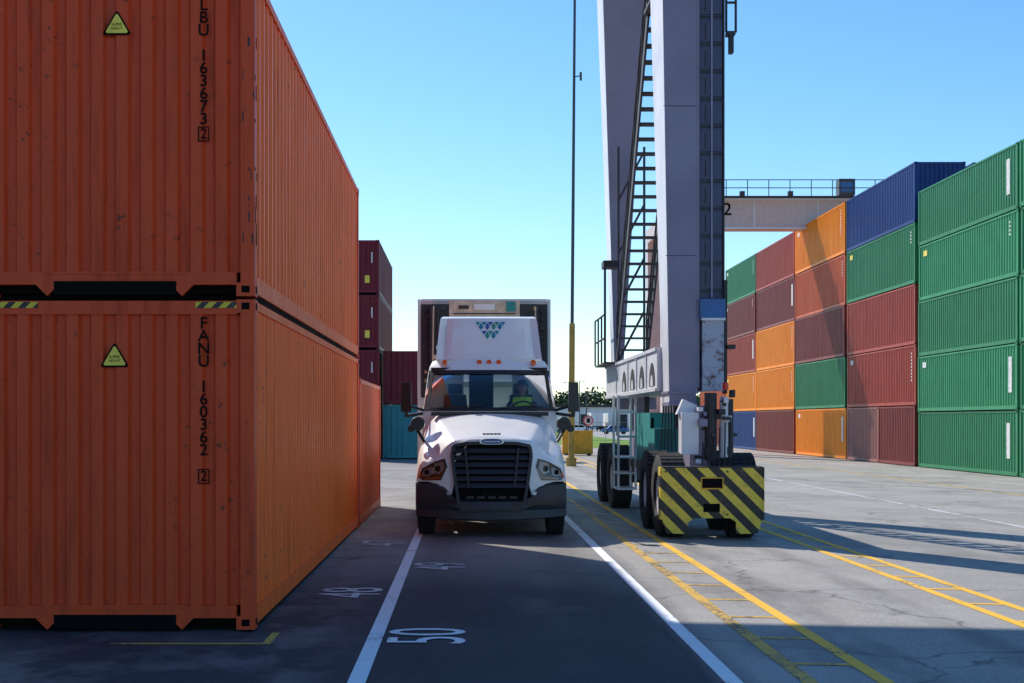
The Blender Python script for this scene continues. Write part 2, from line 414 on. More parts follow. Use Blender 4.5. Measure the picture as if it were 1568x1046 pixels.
for y, H, n in ((55.5, 2.59, 4), (68.2, 2.896, 5), (80.8, 2.896, 4)):
    for k in range(n): container(XR+2.75, y, zb-.05+(H+.005)*k, 12.19, H-.01, P[random.choice(('blue', 'red', 'green', 'brown')) if k < 4 else 'blue'])
lb = MB()
for k in range(1, 4):
    z = .02+2.6*k
    lb.box(-4.80, -4.58, 68.005, 68.012, z+.55, z+.9, M_yl)
    lb.box(-4.50, -4.44, 68.005, 68.012, z+1.5, z+2.0, M_lbl)
lb.build('container_placard')

# ---------------------------------------------------------------- truck
TX, TY = 0.40, 22.6
truck = empty('semi_truck', (TX, TY, 0)); O = (TX, TY, 0)
def wv_(u): return .26*(abs(u)/1.2)**2.6
S = [(.10, [(0, 1.575), (.35, 1.565), (.60, 1.53), (.72, 1.44), (.84, 1.30), (1.0, 1.235), (1.13, 1.15), (1.185, .87)]),
     (.16, [(0, 1.61), (.36, 1.60), (.62, 1.555), (.75, 1.46), (.87, 1.33), (1.03, 1.27), (1.15, 1.17), (1.20, .87)]),
     (.45, [(0, 1.69), (.38, 1.67), (.67, 1.61), (.81, 1.52), (.93, 1.41), (1.08, 1.36), (1.18, 1.25), (1.215, .90)]),
     (.95, [(0, 1.79), (.42, 1.77), (.74, 1.71), (.87, 1.62), (.98, 1.52), (1.12, 1.47), (1.20, 1.35), (1.22, 1.08)]),
     (1.5, [(0, 1.90), (.45, 1.88), (.82, 1.82), (.94, 1.73), (1.02, 1.63), (1.12, 1.56), (1.18, 1.40), (1.20, 1.00)]),
     (1.98, [(0, 2.00), (.5, 1.985), (.90, 1.93), (1.0, 1.85), (1.06, 1.75), (1.12, 1.65), (1.16, 1.40), (1.17, .75)])]
hood = MB(O); rings = []
for v_, pr in S:
    k = 1 if v_ < .5 else max(0, 1-(v_-.45)/1.5)
    rings.append([(-u, v_+wv_(u)*k, z) for u, z in reversed(pr[1:])] + [(u, v_+wv_(u)*k, z) for u, z in pr])
hood.loft(rings, M_white)
ho = hood.build('hood', truck, sub=3)
at = ho.data.attributes.new('crease_edge', 'FLOAT', 'EDGE')
for e in ho.data.edges:
    a, b_ = e.vertices
    if abs(a-b_) == 15 and min(a % 15, 14-a % 15) in (3, 5): at.data[e.index].value = .8 if min(a % 15, 14-a % 15) == 5 else .65
fm = MB(O)
cols = [(0, 1.575, 1.45), (.35, 1.565, 1.45), (.58, 1.53, .90), (.64, 1.50, .62), (.74, 1.41, .70), (.84, 1.30, .84), (1.0, 1.235, .88), (1.13, 1.15, .88), (1.185, .90, .87)]
full = [(-u, a, b_) for u, a, b_ in reversed(cols[1:])]+cols
rr = []
for t in (0, .12, .5, 1):
    rr.append([(u, .10+wv_(u)-(.0, .05, .06, .03)[(0, .12, .5, 1).index(t)], a+(b_-a)*t) for u, a, b_ in full])
fm.loft(rr, M_white); fm.build('front_mask', truck, smooth=True)
gq = MB(O)
def front_poly(mb, pts, d, th, m):
    n = len(pts)
    vs = [(u, d+wv_(u), z) for u, z in pts]+[(u, d+th+wv_(u), z) for u, z in pts]
    mb.add(vs, [list(range(n)), list(range(n, 2*n))[::-1]]+[(i, (i+1) % n, n+(i+1) % n, n+i) for i in range(n)], m)
def both(mb, pts, d, th, m):
    front_poly(mb, pts, d, th, m); front_poly(mb, [(-u, z) for u, z in pts][::-1], d, th, m)
gp = [(0, 1.50), (.40, 1.49), (.60, 1.45), (.625, 1.30), (.58, .95), (.52, .55), (0, .52)]
full = gp+[(-u, z) for u, z in reversed(gp[1:-1])]
front_poly(gq, full, .035, .06, M_dark)
def gw(z):
    pts = [(1.50, .59), (1.45, .60), (1.30, .625), (.95, .58), (.55, .52)]
    for (a, wa), (b_, wb) in zip(pts, pts[1:]):
        if b_ <= z <= a: return wb+(wa-wb)*(z-b_)/(a-b_)
    return .52
for z in (1.375, 1.265, 1.155, 1.045, .935, .825):
    w = gw(z)-.02
    for s0, s1 in ((-w, -.3), (-.3, .3), (.3, w)):
        vs = []
        for u in (s0, s1):
            d = wv_(u)
            vs += [(u, -.01+d, z-.03), (u, .03+d, z+.035), (u, .034+d, z+.028), (u, -.006+d, z-.037)]
        gq.add(vs, [(0, 4, 5, 1), (1, 5, 6, 2), (2, 6, 7, 3), (3, 7, 4, 0)], M_grey)
for sg in (1, -1):
    for (u0, z0), (u1, z1) in zip(gp[:-1], gp[1:]):
        gq.beam((sg*u0, -.005+wv_(u0), z0), (sg*u1, -.005+wv_(u1), z1), .05, .05, M_grey)
for sg in (1, -1): gq.beam((sg*.42, .0, 1.42), (sg*.36, .0, .80), .03, .02, M_grey)
gq.box(-.16, .16, -.005, .02, .58, .76, M_dark)
for i in range(5): gq.box(-.4+i*.17, -.28+i*.17, -.01, .0, .62, .66, M_black)
gq.build('grille', truck)
bd = MB(O)
for r, m, y in ((1.0, M_chrome, -.035), (.86, M_badge, -.041)):
    pts = [(.19*r*math.copysign(abs(math.cos(t))**.6, math.cos(t)), .048*r*math.copysign(abs(math.sin(t))**.8, math.sin(t))) for t in [2*math.pi*i/28 for i in range(28)]]
    bd.add([(u, y, 1.52+z) for u, z in pts]+[(u, y+.06, 1.52+z) for u, z in pts], [list(range(28))]+[(i, (i+1) % 28, 28+(i+1) % 28, 28+i) for i in range(28)], m)
for i in range(9): bd.box(-.125+i*.029, -.108+i*.029, -.046, -.0415, 1.508, 1.532, M_signw)
for i in range(5): bd.box(-.14+i*.058, -.09+i*.058, .02, .075, 1.625+.0, 1.65, M_dark)
bd.build('badge', truck)
hl = MB(O)
both(hl, [(.70, 1.12), (.74, 1.25), (.90, 1.20), (1.10, 1.09), (1.165, .95), (1.10, .90), (.80, .905)], .035, .05, M_black)
both(hl, [(.745, 1.10), (.765, 1.205), (.90, 1.165), (.925, 1.03), (.83, 1.0)], .027, .02, M_refl)
both(hl, [(.95, 1.12), (1.07, 1.06), (1.12, .97), (1.0, .965), (.95, 1.0)], .027, .02, M_refl)
both(hl, [(.80, .96), (1.08, .945), (1.05, .92), (.82, .925)], .024, .02, M_amber)
both(hl, [(1.125, 1.04), (1.16, .96), (1.13, .93), (1.10, .94)], .020, .02, M_amber)
both(hl, [(.71, 1.10), (.745, 1.24), (.90, 1.19), (1.09, 1.08), (1.15, .95), (1.09, .91), (.80, .915)], .012, .004, M_lens)
for s_ in (1, -1):
    hl.cyl((s_*.845, .03+wv_(.845), 1.09), (s_*.845, .018+wv_(.845), 1.09), .05, M_dark, 16); hl.cyl((s_*1.03, .02+wv_(1.03), 1.03), (s_*1.03, .012+wv_(1.03), 1.03), .04, M_dark, 16)
hl.build('headlights', truck)
bm_ = MB(O)
cu = [0, .25, .5, .62, .75, .95, 1.10, 1.19, 1.22, 1.225]
def top(u): return .60 if u < .55 else (.60+(u-.55)/.25*.25 if u < .80 else .86)
rg = []
for prt in range(7):
    row = []
    for u in [-q for q in reversed(cu[1:])]+cu:
        a = abs(u); t_ = top(a); b0 = .27+.05*(a/1.2)**2
        z = [t_, t_-.03, t_*.55+b0*.45, .50, .44, b0+.02, b0][prt]
        if z > t_: z = t_
        d = [.05, -.02, -.04, -.03, .02, .0, .08][prt]+wv_(a)*1.15
        if a > 1.21: d += .38 if a < 1.2225 else .62
        row.append((u, d, z))
    rg.append(row)
bm_.loft(rg, M_grey)
both(bm_, [(.64, .73), (.71, .73), (.70, .68), (.64, .68)], -.06, .03, M_refl)
both(bm_, [(.56, .62), (.98, .60), (1.05, .52), (.56, .52)], -.052, .02, M_black)
front_poly(bm_, [(-.5, .545), (.5, .545), (.5, .42), (-.5, .42)], -.045, .02, M_black)
bm_.build('bumper', truck, smooth=True)
cab = MB(O)
def cring(z, vf, hw, vr=4.05, bow=.24):
    us = [0, .35, .65, .88, 1.0]
    f = [(hw*u, vf+bow*u**2.6) for u in us]
    side = [(hw+.01, vf+bow+.10), (hw+.01, vf+bow+.95), (hw+.01, vr-.35), (hw, vr-.06)]
    back = [(hw-.06, vr), (.45, vr)]
    half = f+side+back
    return [(u, v_, z) for u, v_ in half]+[(-u, v_, z) for u, v_ in reversed(half[1:])]
cr = [cring(.62, 2.0, 1.12), cring(1.6, 1.98, 1.15), cring(1.93, 1.96, 1.15), cring(2.03, 1.99, 1.14), cring(2.70, 2.47, 1.06), cring(2.80, 2.56, 1.04), cring(2.90, 2.72, .99), cring(2.955, 2.98, .90)]
nr = len(cr[0])
def cm(i, j):
    jj = j if j < nr//2+1 else nr-1-j
    if i == 3 and (jj in (0, 1, 2, 3, 5) or jj >= 10): return M_glass
    return M_white
cab.loft(cr, cm, closed=True)
cab.add([p for p in cr[-1]], [list(range(nr))], M_white)
cab.build('cab', truck, smooth=True)
ws = MB(O)
def wsp(u, t, out=.012):
    hw = 1.14+(1.06-1.14)*t; vf = 1.99+(2.47-1.99)*t; z = 2.03+.67*t
    return Vector((u*hw, vf+.24*abs(u)**2.6-out, z+out*.5))
for t0, t1 in ((-.03, .06), (.93, 1.04)):
    us = [i/10 for i in range(-10, 11)]
    ws.loft([[wsp(u, t0) for u in us], [wsp(u, t1) for u in us]], M_black)
for sg in (1, -1):
    ws.loft([[wsp(sg*.92, t) for t in (0, .5, 1)], [wsp(sg*.97, t) for t in (0, .5, 1)]], M_black)
ws.beam(wsp(-.75, .03, .03), wsp(-.12, .10, .03), .02, .02, M_black); ws.beam(wsp(.1, .03, .03), wsp(.72, .10, .03), .02, .02, M_black)
ws.box(-1.0, 1.0, 1.84, 1.96, 1.93, 1.995, M_black)
for u in (-.78, -.17, 0, .17, .78):
    ws.cyl((u, 2.66, 2.875), (u, 2.80, 2.90), .045, M_amber, 10, .03)
    ws.box(u-.04, u+.04, 2.63, 2.72, 2.83, 2.865, M_amber)
ws.build('windshield_trim', truck)
ff = MB(O)
def frow(z, vc, hw, flare):
    us = [0, .4, .72, .86, 1.0]
    h = [(hw*u, vc+(0 if u < .8 else (flare if u < .9 else flare*.2))) for u in us]
    h += [(hw*1.0, vc+.5), (hw*.98, 4.0)]
    return [(-u, v_, z) for u, v_ in reversed(h[1:])]+[(u, v_, z) for u, v_ in h]
fr_ = [frow(2.93, 2.80, .94, .06), frow(3.05, 2.88, .925, .10), frow(3.35, 3.06, .90, .16), frow(3.60, 3.19, .875, .12), frow(3.69, 3.26, .86, .05), frow(3.73, 3.42, .82, .03)]
ff.loft(fr_, M_white); ff.add(fr_[-1], [list(range(len(fr_[-1])))], M_white)
ff.build('roof_fairing', truck, smooth=True)
lg = MB(O); mm = (M_lg, M_lt, M_lb)
for r in range(4):
    n = 5-r
    for i in range(n):
        for q in (0, 1):
            if q and i == n-1: continue
            cxu = -.24+.06+(i+r*.5)*.112+q*.056; zt = 3.62-r*.083; s_ = .044
            def pp(u, z): return (u-.01, 3.06+(z-3.35)*(.13/.25)-.012 if z > 3.35 else 3.06+(z-3.35)*.6-.012, z)
            tri = [(cxu-s_, zt), (cxu+s_, zt), (cxu, zt-.068)] if q == 0 else [(cxu-s_*.0, zt-.012), (cxu+s_*.85, zt-.078), (cxu-s_*.85, zt-.078)]
            if q and r % 2: continue
            lg.add([pp(*a) for a in tri], [(0, 1, 2)], mm[(i+r+q) % 3])
lg.build('fairing_logo', truck, fixn=False)
mr = MB(O)
for s_ in (1, -1):
    mr.hexa([(s_*1.33, 1.72, 2.0), (s_*1.51, 1.76, 2.0), (s_*1.51, 1.88, 2.0), (s_*1.33, 1.88, 2.0), (s_*1.34, 1.72, 2.50), (s_*1.50, 1.76, 2.50), (s_*1.50, 1.88, 2.50), (s_*1.34, 1.88, 2.50)], M_black)
    mr.box(min(s_*1.345, s_*1.495), max(s_*1.345, s_*1.495), 1.885, 1.89, 2.05, 2.46, M_chrome)
    mr.beam((s_*1.12, 2.35, 1.98), (s_*1.42, 1.84, 1.93), .06, .05, M_black)
    mr.beam((s_*1.42, 1.84, 1.92), (s_*1.42, 1.84, 2.02), .06, .06, M_black)
    mr.beam((s_*1.12, 2.3, 2.02), (s_*1.38, 1.84, 2.10), .04, .04, M_black)
    mr.cyl((s_*1.19, .78, 1.80), (s_*1.19, .92, 1.80), .11, M_black, 16, .12)
    mr.cyl((s_*1.30, .80, 1.72), (s_*1.30, .92, 1.72), .06, M_black, 12)
    mr.beam((s_*1.19, .88, 1.74), (s_*1.12, 1.35, 1.55), .035, .05, M_black)
    mr.beam((s_*1.20, .88, 1.70), (s_*1.08, .80, 1.50), .03, .04, M_black)
mr.build('mirrors', truck, bevel=.02)
def wheel(mb, x, y, z, r, w, rim=.29, cm_=M_chrome):
    h = w/2
    mb.lathe_x((x, y, z), [(-h*.75, rim), (-h*.95, rim+.05), (-h, r-.10), (-h*.85, r-.02), (-h*.3, r), (h*.3, r), (h*.85, r-.02), (h, r-.10), (h*.95, rim+.05), (h*.75, rim), (-h*.75, rim)], 40, M_rub)
    mb.lathe_x((x, y, z), [(-h*.75, rim), (-h*.5, rim*.6), (-h*.7, rim*.35), (-h*.8, 0)], 24, cm_)
    mb.lathe_x((x, y, z), [(h*.75, rim), (h*.5, rim*.6), (h*.7, rim*.35), (h*.8, 0)], 24, cm_)
    n = 40
    for i in range(n):
        t = 2*math.pi*i/n
        for a0, a1 in ((-h*.85, -h*.35), (-h*.25, h*.25), (h*.35, h*.85)):
            q = []
            for rr_ in (r-.01, r+.014):
                for dt in (-.05, .05):
                    q.append((y+rr_*math.cos(t+dt), z+rr_*math.sin(t+dt)))
            mb.hexa([(x+a0, *q[0]), (x+a1, *q[0]), (x+a1, *q[1]), (x+a0, *q[1]), (x+a0, *q[2]), (x+a1, *q[2]), (x+a1, *q[3]), (x+a0, *q[3])], M_rub)
wh = MB(O)
for s_ in (1, -1):
    wheel(wh, s_*1.05, 1.0, .50, .50, .29)
    for y in (5.0, 6.35, 15.5, 16.8):
        wheel(wh, s_*1.14, y, .50, .50, .27); wheel(wh, s_*.82, y, .50, .50, .27)
wh.build('wheels', truck, smooth=True)
ch = MB(O)
for s_ in (1, -1):
    ch.box(s_*.43-.04, s_*.43+.04, .4, 7.2, .7, .95, M_black)
    ch.cyl((s_*.88, 2.6, .66), (s_*.88, 4.2, .66), .30, M_chrome, 20)
    ch.box(min(s_*.9, s_*1.15), max(s_*.9, s_*1.15), 2.15, 2.55, .35, .6, M_black)
ch.cyl((-1.0, 1.0, .5), (1.0, 1.0, .5), .07, M_black, 10); ch.box(-.9, .9, .35, 2.0, .55, .9, M_dark)
ch.box(-.95, .95, 2.0, 4.0, .95, 1.15, M_black)
for y in (5.0, 6.35): ch.cyl((-1.0, y, .5), (1.0, y, .5), .09, M_black, 10)
ch.build('chassis', truck)
it = MB(O)
it.box(-1.05, 1.05, 2.25, 2.62, 1.5, 2.03, M_seat); it.box(.3, .95, 2.5, 2.66, 1.9, 2.10, M_seat)
for u in (-.6, .6):
    it.box(u-.26, u+.26, 2.95, 3.45, 1.45, 1.62, M_seat); it.hexa([(u-.25, 3.40, 1.62), (u+.25, 3.40, 1.62), (u+.25, 3.55, 1.62), (u-.25, 3.55, 1.62), (u-.2, 3.55, 2.32), (u+.2, 3.55, 2.32), (u+.2, 3.66, 2.32), (u-.2, 3.66, 2.32)], M_seat)
    it.box(u-.13, u+.13, 3.58, 3.66, 2.33, 2.52, M_seat)
it.box(-1.02, 1.02, 2.62, 3.95, 2.74, 2.78, M_seat); it.box(-1.0, 1.0, 3.93, 3.98, 1.2, 2.08, M_seat)
it.box(-1.05, 1.05, 2.3, 3.95, 1.15, 1.2, M_seat)
it.box(-.35, .1, 3.85, 3.97, 2.08, 2.72, M_seat)
cw = Vector((.6, 2.78, 2.02)); nrm = Vector((0, .75, .66)).normalized(); ax = Vector((1, 0, 0)); ay = nrm.cross(ax)
pts = [cw+ax*.22*math.cos(t)+ay*.22*math.sin(t) for t in [2*math.pi*i/24 for i in range(25)]]
for a, b_ in zip(pts, pts[1:]): it.cyl(a, b_, .016, M_black, 6)
it.cyl(pts[0], pts[12], .014, M_black, 6); it.cyl(cw, cw+Vector((0, -.25, -.25)), .03, M_black, 8)
it.build('interior', truck)

def skin(name, pts, edges, rad, mat, parent, lvl=2):
    me = bpy.data.meshes.new(name); me.from_pydata([tuple(p) for p in pts], edges, [])
    me.materials.append(mat)
    o = bpy.data.objects.new(name, me); COL.objects.link(o)
    o.modifiers.new('skin', 'SKIN')
    for i, r in enumerate(rad):
        d = me.skin_vertices[0].data[i]; d.radius = (r, r) if not isinstance(r, tuple) else r
        d.use_root = (i == 0)
    s_ = o.modifiers.new('sub', 'SUBSURF'); s_.levels = lvl; s_.render_levels = lvl
    o.modifiers['skin'].use_smooth_shade = True
    o.parent = parent; o.location = -parent.location
    return o
def W(p): return Vector(p)+Vector(O)
drv = empty('truck_driver', (TX+.6, TY+3.15, 1.62))
U = .6
torso = [(U, 3.22, 1.70), (U, 3.24, 1.86), (U, 3.22, 2.05), (U, 3.18, 2.20), (U, 3.16, 2.27), (U-.17, 3.18, 2.20), (U+.17, 3.18, 2.20)]
skin('vest_torso', [W(p) for p in torso], [(0, 1), (1, 2), (2, 3), (3, 4), (3, 5), (3, 6)], [(.17, .13), (.17, .13), (.18, .13), (.14, .10), (.07, .07), .075, .075], M_vest, drv)
for s_ in (1, -1):
    arm = [(U+s_*.19, 3.18, 2.19), (U+s_*.27, 3.08, 1.97), (U+s_*.24, 2.93, 1.98), (U+s_*.205, 2.80, 2.08)]
    skin('arm', [W(p) for p in arm], [(0, 1), (1, 2), (2, 3)], [.065, .05, .042, .032], M_shirt, drv)
    hp = Vector((U+s_*.20, 2.79, 2.09)); pts = [hp, hp+Vector((0, -.05, .03))]; ed = [(0, 1)]; rd = [.026, .03]
    skin('palm', [W(p) for p in pts], ed, rd, M_skin, drv, 1)
    for k, ln in enumerate((.7, .9, 1.0, .92)):
        a = hp+Vector((0, -.05, .03))+Vector((s_*(.022-.015*k), 0, .006*k))
        fp = [a, a+Vector((s_*.01, -.035*ln, .01)), a+Vector((s_*.012, -.045*ln, -.022)), a+Vector((s_*.008, -.02, -.04*ln))]
        skin('finger', [W(p) for p in fp], [(0, 1), (1, 2), (2, 3)], [.010, .009, .008, .007], M_skin, drv, 1)
    a = hp+Vector((-s_*.02, -.01, .01)); fp = [a, a+Vector((-s_*.03, -.02, .005)), a+Vector((-s_*.03, -.05, .005))]
    skin('thumb', [W(p) for p in fp], [(0, 1), (1, 2)], [.012, .010, .009], M_skin, drv, 1)
    leg = [(U+s_*.10, 3.2, 1.70), (U+s_*.14, 2.80, 1.74), (U+s_*.13, 2.66, 1.35), (U+s_*.13, 2.58, 1.27)]
    skin('leg', [W(p) for p in leg], [(0, 1), (1, 2), (2, 3)], [.09, .07, .05, .045], M_shirt, drv)
head = [(U, 3.16, 2.27), (U, 3.14, 2.34), (U, 3.12, 2.41), (U, 3.125, 2.48), (U, 3.13, 2.53)]
skin('head', [W(p) for p in head], [(0, 1), (1, 2), (2, 3), (3, 4)], [.05, .06, .085, .09, .07], M_skin, drv)
fc = MB(O)
fc.add([(U-.014, 3.035, 2.40), (U+.014, 3.035, 2.40), (U, 3.005, 2.405), (U, 3.045, 2.46)], [(0, 1, 2), (0, 2, 3), (1, 3, 2)], M_skin)
for s_ in (1, -1):
    fc.box(U+s_*.033-.012, U+s_*.033+.012, 3.030, 3.045, 2.445, 2.457, M_dark); fc.cyl((U+s_*.08, 3.13, 2.43), (U+s_*.098, 3.14, 2.44), .028, M_skin, 8)
fc.box(U-.025, U+.025, 3.033, 3.045, 2.362, 2.370, M_amber)
for i in range(8):
    a = i/8*math.pi/2; b_ = (i+1)/8*math.pi/2
    fc.cyl((U, 3.13, 2.48+.11*math.sin(a)), (U, 3.13, 2.48+.11*math.sin(b_)), .103*math.cos(a), M_black, 16, .103*math.cos(b_)+.001)
fc.box(U-.07, U+.07, 2.97, 3.06, 2.485, 2.50, M_black)
fc.build('face_and_cap', drv)

trl = empty('refrigerated_trailer', (.35, 28.2, 0)); OT = (.35, 28.2, 0)
t = MB(OT)
t.box(-1.30, 1.30, 0, 13.4, 1.15, 4.20, M_alu)
for s_ in (1, -1): t.box(min(s_*1.24, s_*1.305), max(s_*1.24, s_*1.305), -.03, .0, 1.1, 4.23, M_alu)
t.box(-1.238, 1.238, -.03, -.002, 4.17, 4.235, M_alu)
t.build('trailer_body', trl, bevel=.015)
t = MB(OT)
t.box(-1.05, 1.05, -.46, -.031, 2.5, 4.10, M_black)
t.box(-.68, .68, -.50, -.461, 3.55, 4.16, M_beige); t.box(-.62, .62, -.51, -.501, 2.6, 3.5, M_alu)
for i in range(5): t.box(-.6, .6, -.515, -.503, 3.62+i*.07, 3.64+i*.07, M_crdark)
t.box(-.2, .2, -.52, -.515, 3.98, 4.10, M_alu); t.box(.42, .6, -.53, -.516, 3.95, 4.14, M_teal); t.box(-.5, -.3, -.52, -.515, 4.0, 4.07, M_crdark)
for s_ in (1, -1):
    for k in range(8):
        z = 2.65+k*.19; u = s_*random.uniform(.74, .97); q = random.uniform(.03, .09)
        t.box(u-q, u+q, -.50, -.461, z, z+random.uniform(.06, .15), random.choice((M_grey, M_beige, M_chrome, M_crdark, M_polet)))
    t.cyl((s_*.85, -.53, 2.6), (s_*.9, -.53, 4.0), .02, M_crdark, 8); t.cyl((s_*1.0, -.50, 2.6), (s_*.98, -.5, 4.05), .015, M_beige, 8)
    for k in range(9):
        w_ = random.uniform(.02, .06); t.box(s_*1.14-w_, s_*1.14+w_, -.10, -.031, 2.6+k*.17, 2.66+k*.17, random.choice((M_beige, M_grey, M_black, M_crdark)))
    t.box(min(s_*1.06, s_*1.235), max(s_*1.06, s_*1.235), -.031, -.020, 2.3, 4.13, M_crdark)
t.build('reefer_unit', trl)
t = MB(OT)
t.box(-.5, .5, .2, 13, .98, 1.148, M_crdark)
for s_ in (1, -1): t.beam((s_*.8, 3.2, 1.15), (s_*.8, 3.2, .15), .12, .12, M_crdark)
t.build('trailer_frame', trl)

# ---------------------------------------------------------------- gantry crane
def railing(mb, p0, p1, m, h=1.05, n=6, r=.022):
    p0 = Vector(p0); p1 = Vector(p1)
    for i in range(n+1):
        q = p0.lerp(p1, i/n); mb.cyl(q, q+Vector((0, 0, h)), r, m, 6)
    for k in (.5, 1): mb.cyl(p0+Vector((0, 0, h*k)), p1+Vector((0, 0, h*k)), r, m, 6)
cb = gz(3.9)
crane = empty('gantry_crane', (3.9, 24, cb))
k = MB()
def taper(mb, z0, z1, a, b_, m):
    (x0, x1, y0, y1), (X0, X1, Y0, Y1) = a, b_
    mb.hexa([(x0, y0, z0), (x1, y0, z0), (x1, y1, z0), (x0, y1, z0), (X0, Y0, z1), (X1, Y0, z1), (X1, Y1, z1), (X0, Y1, z1)], m)
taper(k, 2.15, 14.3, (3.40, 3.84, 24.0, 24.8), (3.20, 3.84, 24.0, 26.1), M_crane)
taper(k, 2.16, 14.29, (3.392, 3.399, 24.012, 24.79), (3.192, 3.199, 24.012, 26.09), M_cranel)  # pale skin painting sunlight onto the leg's left face
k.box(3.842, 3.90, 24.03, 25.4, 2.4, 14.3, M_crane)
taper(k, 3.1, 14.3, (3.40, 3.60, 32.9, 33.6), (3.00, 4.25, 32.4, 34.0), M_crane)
taper(k, 3.12, 14.29, (3.392, 3.399, 32.91, 33.59), (2.992, 2.999, 32.41, 33.99), M_cranel)  # far leg: sunlit left face painted the same way
k.build('legs', crane)
k = MB()
for z in (4.6, 7.1): k.box(3.37-(z-2)*.016, 3.842, 23.994, 23.999, z, z+.012, M_chain)
k.box(3.38, 3.86, 23.97, 24.85, 2.10, 2.16, M_crane); k.box(3.36, 3.87, 23.96, 24.87, 2.3, 2.34, M_crane)
k.build('leg_details', crane)
k = MB()
k.box(3.30, 4.25, 24.85, 33.9, 2.36, 3.12, M_cranel)
k.box(3.27, 3.30, 24.9, 33.9, 2.36, 2.42, M_cranel); k.box(3.27, 3.30, 24.9, 33.9, 3.06, 3.12, M_cranel)
# arched lightening holes along the lower half of the web
for y in (25.5, 27.0, 28.5, 30.0):
    pts = [(y+.38*math.cos(t), 2.46+.42*math.sin(t)) for t in [math.pi*i/12 for i in range(13)]]
    k.add([(3.292, a, z) for a, z in pts], [list(range(13))], M_crdark)
    pts = [(y+.17*math.cos(t), 2.46+.20*math.sin(t)) for t in [math.pi*i/12 for i in range(13)]]
    k.add([(3.287, a, z) for a, z in pts], [list(range(13))], M_cranel)
for y in (26.25, 27.75, 29.25, 31.5): k.box(3.278, 3.30, y, y+.05, 2.43, 3.05, M_cranel)
k.build('sill_beam', crane)
k = MB()
k.box(-24, 4.9, 24.0, 25.3, 14.3, 15.6, M_crane); k.box(-24, 4.9, 26.3, 27.6, 14.3, 15.6, M_crane)  # out of frame; height and depth shaped so their shadow covers the foreground
k.box(-24, 4.9, 25.3, 26.3, 14.35, 14.45, M_crdark)
k.box(3.1, 4.5, 27.6, 34.2, 14.3, 15.4, M_crane)
for yy in (24.1, 33.0): k.box(-23.8, -22.8, yy, yy+1.0, .6, 14.3, M_crane)
k.box(-23.8, -22.8, 24, 34, 2.3, 3.0, M_crane)
k.build('girders', crane)
k = MB()
k.box(3.90, 4.30, 24.10, 24.5, 3.9, 14.3, M_chain)
z = 4.0
while z < 14:
    k.box(3.92, 4.09, 24.075, 24.099, z+.06, z+.42, M_chain); k.box(4.13, 4.28, 24.07, 24.099, z+.06, z+.42, M_chain)
    k.box(3.905, 4.295, 24.085, 24.099, z+.005, z+.03, M_crdark); k.box(4.0, 4.02, 24.066, 24.074, z+.1, z+.38, M_crdark); z += .46
k.box(4.095, 4.125, 24.05, 24.099, 3.9, 14.2, M_chainl); k.box(4.301, 4.325, 24.05, 24.4, 3.9, 14.2, M_crdark); k.box(3.903, 3.915, 24.05, 24.099, 3.9, 14.2, M_crdark)
k.box(3.90, 4.32, 23.95, 24.6, 3.55, 3.88, M_blue); k.box(3.94, 4.30, 23.98, 24.5, 2.35, 3.54, M_scuff)
k.box(3.92, 4.32, 23.93, 24.55, 3.52, 3.56, M_signw)
k.box(4.33, 4.50, 24.0, 24.3, 3.05, 3.12, M_crdark); k.box(4.31, 4.36, 24.0, 24.2, 2.3, 4.2, M_crdark)
k.box(4.36, 4.50, 24.0, 24.2, 8.3, 8.36, M_crdark); k.box(4.40, 4.47, 24.0, 24.15, 8.0, 8.3, M_crdark); railing(k, (4.36, 24.1, 8.36), (4.52, 24.1, 8.36), M_crdark, 1.0, 1)
k.build('cable_channel', crane)
k = MB()
a = Vector((0, 32.2, 3.15)); b_ = Vector((0, 26.7, 9.4)); nst = 25
for i in range(nst+1):
    q = a.lerp(b_, i/nst); k.box(3.40, 4.02, q.y-.13, q.y+.13, q.z, q.z+.035, M_crdark)
for x in (3.38, 4.04):
    k.beam((x, a.y, a.z), (x, b_.y, b_.z), .04, .22, M_crdark)
    for hh in (.55, 1.0): k.cyl((x, a.y, a.z+hh), (x, b_.y, b_.z+hh), .022, M_crdark, 6)
    for i in range(0, nst+1, 3):
        q = a.lerp(b_, i/nst); k.cyl((x, q.y, q.z), (x, q.y, q.z+1.0), .022, M_crdark, 6)
k.box(3.3, 4.1, 25.8, 26.7, 9.38, 9.44, M_crdark); railing(k, (3.32, 25.8, 9.44), (3.32, 26.7, 9.44), M_crdark, 1.0, 2)
for i in range(14):
    q = Vector((0, 26.7, 9.4)).lerp(Vector((0, 31.5, 14.3)), i/14); k.box(3.40, 4.02, q.y-.13, q.y+.13, q.z, q.z+.035, M_crdark)
k.beam((3.38, 26.7, 9.4), (3.38, 31.5, 14.3), .04, .2, M_crdark)
k.box(3.05, 3.32, 31.6, 34.0, 3.10, 3.14, M_crdark)
railing(k, (3.05, 31.6, 3.14), (3.05, 34.0, 3.14), M_crdark, 1.05, 3); railing(k, (3.05, 31.6, 3.14), (3.05, 31.6, 4.19), M_crdark, .9, 1)
k.box(3.0, 3.35, 31.4, 31.9, 5.2, 5.35, M_crdark); k.cyl((3.05, 31.6, 3.1), (3.05, 31.6, 5.3), .03, M_crdark, 6)
for z in (3.2, 4.4, 5.6, 6.8): k.beam((3.42, 32.3, z), (4.0, 32.3, z+1.1), .05, .05, M_crdark)
for x in (3.42, 4.0): k.cyl((x, 32.3, 3.1), (x, 32.3, 8.0), .03, M_crdark, 6)
k.build('stairs', crane)
k = MB()
